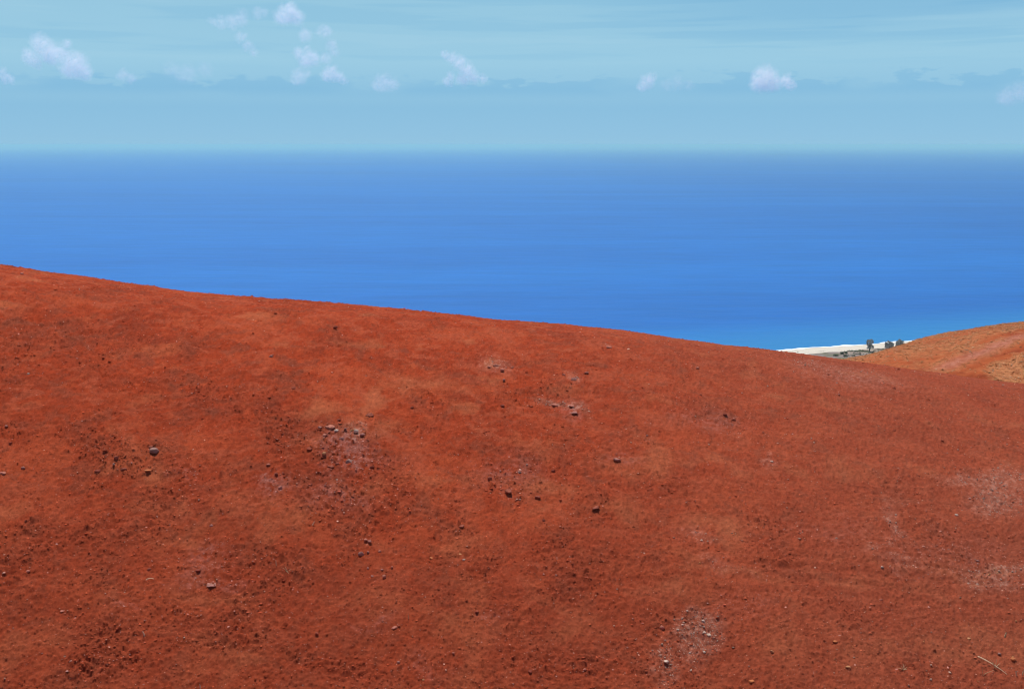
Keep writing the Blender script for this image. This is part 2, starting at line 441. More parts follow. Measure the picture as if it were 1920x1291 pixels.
def soil_colour(x, y, rough, purple, white, ochre):
    col = np.repeat(np.array(C_SOIL)[None, :], len(x), 0)
    a = fbm(x / 2.4 + 5, y / 2.8, 4, 101); b = fbm(x / 0.6, y / 0.75, 4, 107); cgr = fbm(x / 0.11, y / 0.13, 3, 113, 0.6)
    col = lerp(col, C_DEEP, sstep(0.02, 0.55, -a + 0.3 * b) * 0.75)
    col = lerp(col, C_BRIGHT, sstep(0.05, 0.6, a + 0.5 * b + 0.25 * (0.45 - rough)) * 0.75)
    col = lerp(col, C_BROWN, sstep(0.25, 1.0, rough + 0.8 * b) * 0.24)
    dust = fbm(x / 1.1 - 9, y / 1.4, 4, 127)
    d2 = fbm(x / 0.42 + 3, y / 0.55, 4, 131, 0.6)
    wx, wy = x + 0.5 * fbm(x / 0.8, y / 0.8, 3, 151), y + 0.6 * fbm(x / 0.8 + 17, y / 0.8, 3, 153)
    drift = fbm(wx / 0.75 + 0.25 * wy, wy / 0.55 - 0.3 * wx, 4, 157, 0.55)
    col = lerp(col, (0.39, 0.081, 0.037), 0.62 * sstep(0.10, 0.42, drift - 0.35 * (rough - 0.4)))
    col = lerp(col, (0.235, 0.062, 0.033), 0.50 * sstep(0.10, 0.50, -drift + 0.2 * d2))
    col = lerp(col, C_BRIGHT, 0.55 * sstep(0.12, 0.55, d2 - 0.3 * (rough - 0.4)))
    col = lerp(col, C_BROWN, 0.34 * sstep(0.15, 0.6, -d2 + 0.35 * (rough - 0.5)))
    col = lerp(col, C_OCHRE, np.clip(ochre * (0.75 + 0.9 * b) + 0.55 * sstep(0.22, 0.6, dust) * (1 - rough), 0, 0.8))
    col = lerp(col, C_PURPLE, np.clip(purple * (0.45 + 1.3 * cgr + 0.5 * b), 0, 0.8))
    foot = sstep(23.5, 14.0, y + 1.2 * a)  # browner soil downslope and rightward, with the slope's light falloff painted in
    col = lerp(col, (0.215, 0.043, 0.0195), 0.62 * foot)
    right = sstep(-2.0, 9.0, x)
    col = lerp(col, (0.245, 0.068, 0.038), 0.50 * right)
    w = np.clip(white * (0.15 + 0.34 * sstep(0.1, 0.5, cgr + 0.45 * b)), 0, 0.45)
    col = lerp(col, C_WHITE, w)
    speck = np.random.RandomState(3).rand(len(x))
    return col * 0.95 * (1 + 0.28 * cgr + 0.22 * (speck - 0.5))[:, None]

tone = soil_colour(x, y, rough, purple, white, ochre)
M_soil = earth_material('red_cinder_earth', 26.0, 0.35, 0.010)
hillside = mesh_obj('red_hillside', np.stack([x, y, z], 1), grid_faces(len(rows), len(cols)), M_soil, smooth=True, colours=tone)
tag(hillside, 'bare red cinder hillside sloping down to the right across the foreground', kind='structure')

# ---------------------------------------------------------------- the tawny hill beyond
def crest_z(x, y):
    x = np.atleast_1d(np.asarray(x, float)); y = np.atleast_1d(np.asarray(y, float))
    b = crest_base(x, y)
    return b + CAM_Z + 0.16 * fbm(x / 4, y / 4, 3, 201) + 0.09 * lumps(x / 0.45, y / 0.45, 205) * 0.6 + 0.05 * lumps(x / 0.2, y / 0.2, 206) - 0.05

def crest_masks(x, y):
    n = fbm(x / 2.2, y / 3.0, 4, 211)
    n2 = fbm(x / 0.7, y / 0.9, 3, 214)
    s = (x - 25.0) * 0.449 - (y - 57.7) * 0.893 + 0.35 * n2      # across the pale streak that climbs to the right
    streak = np.exp(-(s / 0.55) ** 2) * sstep(21.0, 23.5, x)
    red = np.maximum(np.exp(-((s - 1.35) / 0.55) ** 2), 0.8 * np.exp(-((s + 1.1) / 0.45) ** 2) * sstep(24, 26, x))
    red = np.maximum(red, np.exp(-((x - 22.7) / 1.0) ** 2 - ((y - 54.3) / 1.6) ** 2))
    red = np.maximum(red, 0.9 * np.exp(-((x - 21.6) / 0.8) ** 2 - ((y - 61.0) / 2.2) ** 2))
    low = sstep(1.6, 2.4, s) * sstep(23.2, 24.2, x)
    rubble = np.clip(0.62 + 0.9 * n + 0.5 * n2 - 0.85 * streak - 0.95 * red + 0.5 * low, 0, 1)
    return rubble, streak

cx_ = np.concatenate([np.linspace(-6, 12, 30), np.linspace(12.1, 38, 300), np.linspace(38.3, 110, 60)])
cy_ = np.concatenate([np.linspace(30, 44, 14), np.linspace(44.2, 72, 200), np.linspace(72.5, 110, 20)])
CX, CYg = np.meshgrid(cx_, cy_)
x2, y2 = CX.ravel(), CYg.ravel()
rub, stk = crest_masks(x2, y2)
n1 = fbm(x2 / 1.6, y2 / 2.0, 4, 221); n2 = fbm(x2 / 0.3, y2 / 0.3, 3, 225)
tone2 = np.repeat(np.array([[0.36, 0.085, 0.030]]), len(x2), 0)
tone2 = lerp(tone2, (0.27, 0.055, 0.022), sstep(0, 0.6, n1))
tone2 = lerp(tone2, (0.46, 0.195, 0.085), np.clip(rub * (0.70 + 0.6 * n2), 0, 0.9))
tone2 = lerp(tone2, (0.42, 0.165, 0.11), np.clip(stk * (0.7 + 0.6 * n2), 0, 0.85))
tone2 *= (1 + 0.25 * n2[:, None])
M_tawny = earth_material('tawny_earth', 16.0, 0.5, 0.02)
tawny = mesh_obj('tawny_hill', np.stack([x2, y2, crest_z(x2, y2)], 1), grid_faces(len(cy_), len(cx_)), M_tawny, smooth=True, colours=tone2)
tag(tawny, 'tawny stony hill rising at the right behind the red slope', kind='structure')

# ---------------------------------------------------------------- coast, beach, surf, sea
A2 = np.array(on_plane(1470, 657.5, 0.0)); B2 = np.array(on_plane(1690, 641.5, 0.0))
ALONG = (B2 - A2) / np.linalg.norm(B2 - A2)
INLAND = np.array([ALONG[1], -ALONG[0]])
if INLAND @ (np.zeros(2) - A2) < 0: INLAND = -INLAND

def shore_xy(s, d):
    return A2[0] + ALONG[0] * s + INLAND[0] * d, A2[1] + ALONG[1] * s + INLAND[1] * d

def shore_sd(x, y):
    return (x - A2[0]) * ALONG[0] + (y - A2[1]) * ALONG[1], (x - A2[0]) * INLAND[0] + (y - A2[1]) * INLAND[1]

def wander(s):
    return 2.2 * gnoise(s / 38.0, 0 * s, 301) + 1.0 * gnoise(s / 13.0, 0 * s + 5, 303)

def coast_z(x, y):
    s, d = shore_sd(x, y); d = d - wander(s)
    z = np.where(d < 0, 0.10 * d, 0.09 * np.minimum(d, 18) + 0.012 * np.clip(d - 18, 0, 400))
    z = np.maximum(z, -2.5)
    r = np.hypot(x - 10, y - 20)
    return z + 84.0 * sstep(330, 60, r) + np.where(d > 12, 0.25 * fbm(x / 14, y / 14, 3, 311), 0)

s_ = np.concatenate([np.linspace(-9000, -160, 60), np.linspace(-150, 160, 160), np.linspace(170, 9000, 60)])
d_ = np.concatenate([np.linspace(-26, 60, 50), np.linspace(62, 300, 40), np.linspace(310, 900, 60), np.geomspace(930, 9000, 20)])
S, D = np.meshgrid(s_, d_)
gx, gy = shore_xy(S.ravel(), D.ravel())
gz = coast_z(gx, gy)
gn = fbm(gx / 9, gy / 9, 4, 321); gn2 = fbm(gx / 30, gy / 30, 3, 325)
ctone = np.repeat(np.array([[0.24, 0.19, 0.17]]), len(gx), 0)
ctone = lerp(ctone, (0.11, 0.12, 0.055), sstep(0.02, 0.35, gn))
ctone = lerp(ctone, (0.36, 0.28, 0.22), sstep(0.05, 0.5, -gn + gn2) * 0.8)
far = sstep(430, 300, np.hypot(gx, gy))
ctone = lerp(ctone, (0.33, 0.09, 0.04), far)
M_coast = earth_material('coastal_scrub_earth', 1.2, 0.6, 0.1)
ground = mesh_obj('ground', np.stack([gx, gy, gz], 1), grid_faces(len(d_), len(s_)), M_coast, smooth=True, colours=ctone)
tag(ground, 'low grey scrubby coastal plain behind the beach', kind='structure')

bs = np.concatenate([np.linspace(-3000, -160, 60), np.linspace(-150, 200, 420), np.linspace(210, 3000, 60)])
inner = 17.0 + 3.5 * gnoise(bs / 22, bs * 0, 331) + 2.0 * gnoise(bs / 6, bs * 0, 333) + 4.0 * sstep(70, 10, bs)
bu = np.linspace(0, 1, 26)
BD = -8.0 + (inner[None, :] + 8.0) * bu[:, None]
BS = np.repeat(bs[None, :], len(bu), 0)
bx, by = shore_xy(BS.ravel(), BD.ravel())
bz = coast_z(bx, by) + 0.16 * np.minimum(1, (1 - np.repeat(bu[:, None], len(bs), 1).ravel()) * 8) + np.where(BD.ravel() > 10, 0.10, 0)
btone = np.repeat(np.array([[0.62, 0.55, 0.46]]), len(bx), 0)
wet = sstep(2.5, -1.0, BD.ravel() - wander(BS.ravel()))
btone = lerp(btone, (0.50, 0.43, 0.35), wet * 0.7)
bspot = sstep(0.30, 0.5, gnoise(bx / 7, by / 3, 335)) * sstep(8, 13, BD.ravel())
btone = lerp(btone, (0.42, 0.36, 0.30), bspot * 0.6)
M_sand = earth_material('pale_coral_sand', 2.0, 0.3, 0.05)
beach = mesh_obj('beach', np.stack([bx, by, bz], 1), grid_faces(len(bu), len(bs)), M_sand, smooth=True, colours=btone)
tag(beach, 'strip of pale sand beach between the surf and the scrub', kind='structure')

# surf: two broken lines of foam with a little height
def surf_strip(name, d0, width, seed, smin, smax, label):
    ss = np.linspace(smin, smax, 520)
    w = width * np.clip(0.55 + 1.3 * gnoise(ss / 16, ss * 0, seed) + 0.6 * gnoise(ss / 5, ss * 0, seed + 1), 0.05, 2)
    mid = d0 + wander(ss) + 0.8 * gnoise(ss / 9, ss * 0, seed + 3)
    us = np.linspace(-1, 1, 9)
    SS = np.repeat(ss[None, :], 9, 0); DD = mid[None, :] + us[:, None] * 0.5 * w[None, :]
    fx, fy = shore_xy(SS.ravel(), DD.ravel())
    fz = np.maximum(coast_z(fx, fy) + 0.17, 0.03) + (0.28 * (1 - us[:, None] ** 2) * np.clip(w[None, :] / width, 0, 1) * (0.6 + 0.8 * gnoise(SS / 1.5, DD / 1.0, seed + 5))).ravel() + 0.02
    o = mesh_obj(name, np.stack([fx, fy, fz], 1), grid_faces(9, 520), M_foam, smooth=True)
    tag(o, label, kind='stuff')
M_foam = plain_material('sea_foam', (0.86, 0.88, 0.88), 0.8, 0.2, 0.06, 0.5)
surf_strip('surf', -1.5, 5.5, 341, -200, 260, 'white surf breaking along the edge of the beach')

lin = np.concatenate([-np.geomspace(60000, 300, 14), np.linspace(-200, 200, 5), np.geomspace(300, 60000, 14)])
SX, SY = np.meshgrid(lin, lin)
m, nt, N, L, p = new_mat('sea_water')
geo = mnode(nt, 'ShaderNodeNewGeometry')
dot = mnode(nt, 'ShaderNodeVectorMath', {0: geo.outputs['Position'], 1: (float(INLAND[0]), float(INLAND[1]), 0)}, operation='DOT_PRODUCT')
off = float(A2 @ INLAND)
deep = mnode(nt, 'ShaderNodeMapRange', {'Value': dot.outputs['Value'], 'From Min': off - 2, 'From Max': off - 110, 'To Min': 0.0, 'To Max': 1.0}, interpolation_type='SMOOTHSTEP')
# wind lanes and current streaks: long across the view, narrow along it
mp = mnode(nt, 'ShaderNodeMapping', {'Vector': geo.outputs['Position'], 'Scale': (0.0011, 0.0075, 1), 'Rotation': (0, 0, 0.05)})
lanes = mnode(nt, 'ShaderNodeTexNoise', {'Vector': mp.outputs[0], 'Scale': 1.0, 'Detail': 5.0, 'Roughness': 0.6, 'Distortion': 0.4})
mp2 = mnode(nt, 'ShaderNodeMapping', {'Vector': geo.outputs['Position'], 'Scale': (0.0005, 0.0013, 1)})
broad = mnode(nt, 'ShaderNodeTexNoise', {'Vector': mp2.outputs[0], 'Scale': 1.0, 'Detail': 3.0})
SEA_A, SEA_B, SEA_SHALLOW = (0.0, 0.100, 0.390), (0.001, 0.142, 0.495), (0.012, 0.19, 0.46)
ra = mnode(nt, 'ShaderNodeMapRange', {'Value': lanes.outputs['Fac'], 'From Min': 0.38, 'From Max': 0.62})
rb = mnode(nt, 'ShaderNodeMapRange', {'Value': broad.outputs['Fac'], 'From Min': 0.35, 'From Max': 0.65})
mixf = mnode(nt, 'ShaderNodeMath', {0: ra.outputs[0], 1: rb.outputs[0]}, operation='ADD')
sx = mnode(nt, 'ShaderNodeSeparateXYZ', {0: geo.outputs['Position']})
side_tone = mnode(nt, 'ShaderNodeMapRange', {'Value': sx.outputs['X'], 'From Min': -200.0, 'From Max': 900.0, 'To Min': 0.35, 'To Max': -0.25})  # water colour darkens steadily towards the right
mixg = mnode(nt, 'ShaderNodeMath', {0: mixf.outputs[0], 1: 0.5}, operation='MULTIPLY')
half = mnode(nt, 'ShaderNodeMath', {0: mixg.outputs[0], 1: side_tone.outputs[0]}, operation='ADD', use_clamp=True)
water = mmix(nt, half.outputs[0], SEA_A, SEA_B)
chop = mnode(nt, 'ShaderNodeMapping', {'Vector': geo.outputs['Position'], 'Scale': (0.012, 0.055, 1), 'Rotation': (0, 0, 0.12)})
chn = mnode(nt, 'ShaderNodeTexNoise', {'Vector': chop.outputs[0], 'Scale': 1.0, 'Detail': 5.0, 'Roughness': 0.65})
chr_ = mnode(nt, 'ShaderNodeMapRange', {'Value': chn.outputs['Fac'], 'From Min': 0.3, 'From Max': 0.7, 'To Min': 0.90, 'To Max': 1.10})
water = mmix(nt, 1.0, water, chr_.outputs['Result'], 'MULTIPLY')
L.new(mmix(nt, deep.outputs[0], SEA_SHALLOW, water), p.inputs['Base Color'])
p.inputs['Roughness'].default_value = 0.55
p.inputs['IOR'].default_value = 1.333
p.inputs['Specular IOR Level'].default_value = 0.25
wv = mnode(nt, 'ShaderNodeMapping', {'Vector': geo.outputs['Position'], 'Scale': (0.05, 0.12, 1)})
wvn = mnode(nt, 'ShaderNodeTexNoise', {'Vector': wv.outputs[0], 'Scale': 1.0, 'Detail': 6.0, 'Roughness': 0.6})
bmp = mnode(nt, 'ShaderNodeBump', {'Height': wvn.outputs['Fac'], 'Strength': 0.5, 'Distance': 1.5})
L.new(bmp.outputs[0], p.inputs['Normal'])
sea = mesh_obj('sea', np.stack([SX.ravel(), SY.ravel(), 0 * SX.ravel()], 1), grid_faces(len(lin), len(lin)), m)
tag(sea, 'calm deep blue ocean fading into haze at the horizon', kind='structure')

# ---------------------------------------------------------------- haze: the air between here and the horizon
hz = [(-61000, -61000, -4), (61000, -61000, -4), (61000, 61000, -4), (-61000, 61000, -4),
      (-61000, -61000, 112), (61000, -61000, 112), (61000, 61000, 112), (-61000, 61000, 112)]
hf = [(0, 3, 2, 1), (4, 5, 6, 7), (0, 1, 5, 4), (1, 2, 6, 5), (2, 3, 7, 6), (3, 0, 4, 7)]
m = bpy.data.materials.new('haze_air'); m.use_nodes = True
nt = m.node_tree; nt.nodes.clear()
pv = mnode(nt, 'ShaderNodeVolumePrincipled', {'Color': (0.60, 0.955, 0.875, 1), 'Density': 0.000088})
om = mnode(nt, 'ShaderNodeOutputMaterial'); nt.links.new(pv.outputs[0], om.inputs['Volume'])
haze = mesh_obj('haze', hz, hf, m)
tag(haze, 'pale blue sea haze thickening towards the horizon', kind='stuff')

# ---------------------------------------------------------------- loose gravel
ICO_T = (1 + 5 ** 0.5) / 2
ICO_V = np.array([(-1, ICO_T, 0), (1, ICO_T, 0), (-1, -ICO_T, 0), (1, -ICO_T, 0), (0, -1, ICO_T), (0, 1, ICO_T), (0, -1, -ICO_T), (0, 1, -ICO_T),
                  (ICO_T, 0, -1), (ICO_T, 0, 1), (-ICO_T, 0, -1), (-ICO_T, 0, 1)]) / math.sqrt(1 + ICO_T ** 2)
ICO_F = np.array([(0, 11, 5), (0, 5, 1), (0, 1, 7), (0, 7, 10), (0, 10, 11), (1, 5, 9), (5, 11, 4), (11, 10, 2), (10, 7, 6), (7, 1, 8),
                  (3, 9, 4), (3, 4, 2), (3, 2, 6), (3, 6, 8), (3, 8, 9), (4, 9, 5), (2, 4, 11), (6, 2, 10), (8, 6, 7), (9, 8, 1)])
CHIP_V = np.array([(math.cos(2 * math.pi * k / 5), math.sin(2 * math.pi * k / 5), -0.45) for k in range(5)] + [(0, 0, 0.9)])
CHIP_F = np.array([(k, (k + 1) % 5, 5) for k in range(5)])
OCT_V = np.array([(1, 0, 0), (-1, 0, 0), (0, 1, 0), (0, -1, 0), (0, 0, 1), (0, 0, -1)], float)
OCT_F = np.array([(0, 2, 4), (2, 1, 4), (1, 3, 4), (3, 0, 4), (2, 0, 5), (1, 2, 5), (3, 1, 5), (0, 3, 5)])

def scatter(name, px, py, pz, size, colour, mat, rng, base='oct', flat=0.62):
    bv, bf = {'oct': (OCT_V, OCT_F), 'ico': (ICO_V, ICO_F), 'chip': (CHIP_V, CHIP_F)}[base]
    n = len(px); k = len(bv)
    v = bv[None] * (1 + 0.35 * (rng.rand(n, k, 1) - 0.5)) + 0.22 * (rng.rand(n, k, 3) - 0.5)
    v = v * (0.65 + 0.7 * rng.rand(n, 1, 3))
    if base == 'chip':
        v[:, 5, :2] += 0.8 * (rng.rand(n, 2) - 0.5)
        q = np.zeros((n, 4)); a_ = rng.rand(n) * math.pi; q[:, 0], q[:, 3] = np.cos(a_), np.sin(a_); q[:, 1:3] = 0.12 * rng.randn(n, 2)
    else:
        q = rng.randn(n, 4)
    q /= np.linalg.norm(q, axis=1, keepdims=True)
    w, a, b, c_ = q.T
    R = np.stack([np.stack([1 - 2 * (b * b + c_ * c_), 2 * (a * b - c_ * w), 2 * (a * c_ + b * w)], -1),
                  np.stack([2 * (a * b + c_ * w), 1 - 2 * (a * a + c_ * c_), 2 * (b * c_ - a * w)], -1),
                  np.stack([2 * (a * c_ - b * w), 2 * (b * c_ + a * w), 1 - 2 * (a * a + b * b)], -1)], 1)
    v = np.einsum('nij,nkj->nki', R, v)
    v[:, :, 2] *= flat
    v *= size[:, None, None]
    v += np.stack([px, py, pz + size * 0.22], 1)[:, None, :]
    f = (bf[None] + (np.arange(n) * k)[:, None, None]).reshape(-1, 3)
    cc = np.repeat(colour[:, None, :], k, 1) * (1 + 0.12 * (rng.rand(n, k, 1) - 0.5))
    return mesh_obj(name, v.reshape(-1, 3), f, mat, colours=cc.reshape(-1, 3))

rng = np.random.RandomState(19)
M_gravel = earth_material('cinder_gravel', 40.0, 0.2, 0.004)

def sample_slope(n):
    """points on the slope, thinning out with distance"""
    yy = np.interp(rng.rand(n) * (len(fine_rows) - 1), np.arange(len(fine_rows)), fine_rows)
    xx = (rng.rand(n) * 2 - 1) * 0.485 * np.sqrt(yy * yy + 36)
    return xx, yy

# clods and chips of the slope's own red cinder
xx, yy = sample_slope(430000)
rg, pu, wh, oc = slope_masks(xx, yy)
keep = rng.rand(len(xx)) < np.clip(0.24 + 0.32 * rg ** 1.2, 0, 1)
xx, yy, rg, pu, wh, oc = [v[keep] for v in (xx, yy, rg, pu, wh, oc)]
zz = hill_base(xx, yy) + slope_relief(xx, yy, rg) + CAM_Z
sz = np.clip(0.0078 * (1 - rng.rand(len(xx))) ** -0.27, 0.0078, 0.030) * (0.72 + 0.5 * rg) * (0.45 + 0.55 * yy / 20.0)
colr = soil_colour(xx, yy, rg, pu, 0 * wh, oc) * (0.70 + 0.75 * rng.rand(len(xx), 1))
pick = rng.rand(len(xx))
colr = np.where((pick < 0.012)[:, None], np.array([[0.52, 0.27, 0.20]]) * (0.7 + 0.6 * rng.rand(len(xx), 1)), colr)
colr = np.where(((pick > 0.97 - 0.40 * pu) & (pick > 0.5))[:, None], np.array([[0.36, 0.17, 0.14]]) * (0.6 + 0.8 * rng.rand(len(xx), 1)), colr)
colr = colr * np.where(sz > 0.016, 1.35, 1.0)[:, None]
thin = (sz < 0.0185) | (rng.rand(len(sz)) < 0.20)
xx, yy, zz, sz, colr = [v[thin] for v in (xx, yy, zz, sz, colr)]
big = sz > 0.0235
o = scatter('red_gravel', xx[~big], yy[~big], zz[~big], sz[~big], colr[~big], M_gravel, rng, 'chip', 0.62)
tag(o, 'fine loose red cinder gravel over the hillside', kind='stuff')
o = scatter('red_clods', xx[big], yy[big], zz[big], sz[big], colr[big], M_gravel, rng, 'ico', 0.45)
tag(o, 'coarse loose red cinder clods over the hillside', kind='stuff')

# bleached chips in the pale patches, and a sprinkle everywhere to the right
xx, yy = sample_slope(300000)
rg, pu, wh, oc = slope_masks(xx, yy)
keep = rng.rand(len(xx)) < np.clip(0.85 * wh ** 1.5 + 0.006 + 0.014 * sstep(0, 9, xx) + 0.02 * oc * sstep(2, 8, xx), 0, 1)
xx, yy, rg, oc = xx[keep], yy[keep], rg[keep], oc[keep]
zz = hill_base(xx, yy) + slope_relief(xx, yy, rg) + CAM_Z
sz = np.clip(0.0050 * (1 - rng.rand(len(xx))) ** -0.36, 0.0050, 0.026) * (0.4 + 0.6 * yy / 20.0)
pale = np.array([[0.58, 0.40, 0.31]]) * (0.55 + 0.55 * rng.rand(len(xx), 1))
tan = np.array([[0.55, 0.27, 0.12]]) * (0.6 + 0.6 * rng.rand(len(xx), 1))
o = scatter('pale_chips', xx, yy, zz, sz, np.where((rng.rand(len(xx)) < oc * 0.9)[:, None], tan, pale), M_gravel, rng, 'oct', 0.75)
tag(o, 'bleached pale stone chips sprinkled over the slope', kind='stuff')

# rubble of the tawny hill
n = 64000
xx = 14 + 20 * rng.rand(n); yy = 48 + 22 * rng.rand(n)
rub, stk = crest_masks(xx, yy)
keep = rng.rand(n) < np.clip(0.05 + 0.62 * rub ** 1.3, 0, 1)
xx, yy, rub = xx[keep], yy[keep], rub[keep]
sz = np.clip(0.024 * (1 - rng.rand(len(xx))) ** -0.26, 0.024, 0.075)
cr = np.array([[0.54, 0.27, 0.125]]) * (0.55 + 0.7 * rng.rand(len(xx), 1))
cr = np.where((rng.rand(len(xx)) < 0.3)[:, None], np.array([[0.40, 0.13, 0.05]]) * (0.6 + 0.6 * rng.rand(len(xx), 1)), cr)
cr = np.where((rng.rand(len(xx)) < 0.10)[:, None], np.array([[0.60, 0.40, 0.26]]), cr)
o = scatter('tawny_rubble', xx, yy, crest_z(xx, yy), sz, cr, M_gravel, rng, 'oct', 0.55)
tag(o, 'tan stony rubble strewn over the hill at the right', kind='stuff')

# ---------------------------------------------------------------- single stones on the slope
def slope_point(px, py):
    """where the line of sight of a photograph pixel meets the slope"""
    x0, y0 = march(px, py, hill_base)
    d = ray(px, py)
    t = np.linspace(y0 - 0.9, y0 + 1.2, 260) / d[1]
    xx, yy = d[0] * t, d[1] * t
    hit = np.nonzero(hill_z(xx, yy) > d[2] * t + CAM_Z)[0]
    k = hit[0] if len(hit) else 110
    return float(xx[k]), float(yy[k]), float(hill_z(xx[k], yy[k])[0])

def ico2():
    v = [tuple(a) for a in ICO_V]; f = [tuple(a) for a in ICO_F]
    for _ in range(2):
        mid = {}; nf = []
        def m_(a, b):
            k = (min(a, b), max(a, b))
            if k not in mid:
                p = np.array(v[a]) + np.array(v[b]); p /= np.linalg.norm(p); mid[k] = len(v); v.append(tuple(p))
            return mid[k]
        for a, b, c_ in f:
            ab, bc, ca = m_(a, b), m_(b, c_), m_(c_, a)
            nf += [(a, ab, ca), (b, bc, ab), (c_, ca, bc), (ab, bc, ca)]
        f = nf
    return np.array(v), np.array(f)
STONE_V, STONE_F = ico2()

def stone_shape(rg, flat, rugged=0.22):
    v = STONE_V.copy()
    n = fbm(v[:, 0] * 1.3 + rg.rand() * 50, v[:, 1] * 1.3 + v[:, 2] * 1.7, 3, int(rg.randint(400, 900)))
    v = v * (1 + rugged * 1.6 * n)[:, None]
    for _ in range(7):                                   # broken faces
        d = rg.randn(3); d /= np.linalg.norm(d)
        h = 0.55 + 0.35 * rg.rand(); q = v @ d
        v = v - np.outer(np.maximum(q - h, 0) * 0.92, d)
    v[:, 0] *= 1.0; v[:, 1] *= 0.75 + 0.35 * rg.rand(); v[:, 2] *= flat
    return v

STONE_COL = {'grey': (0.31, 0.165, 0.130), 'lilac': (0.37, 0.155, 0.118), 'red': (0.30, 0.066, 0.034), 'dark': (0.24, 0.052, 0.030), 'pink': (0.46, 0.16, 0.105),
             'tan': (0.48, 0.22, 0.10), 'white': (0.60, 0.44, 0.34), 'orange': (0.50, 0.165, 0.062), 'brown': (0.29, 0.078, 0.046)}
STONE_MAT = {k: plain_material('stone_' + k, c_, 0.9, 0.15, 0.35, 14.0) for k, c_ in STONE_COL.items()}

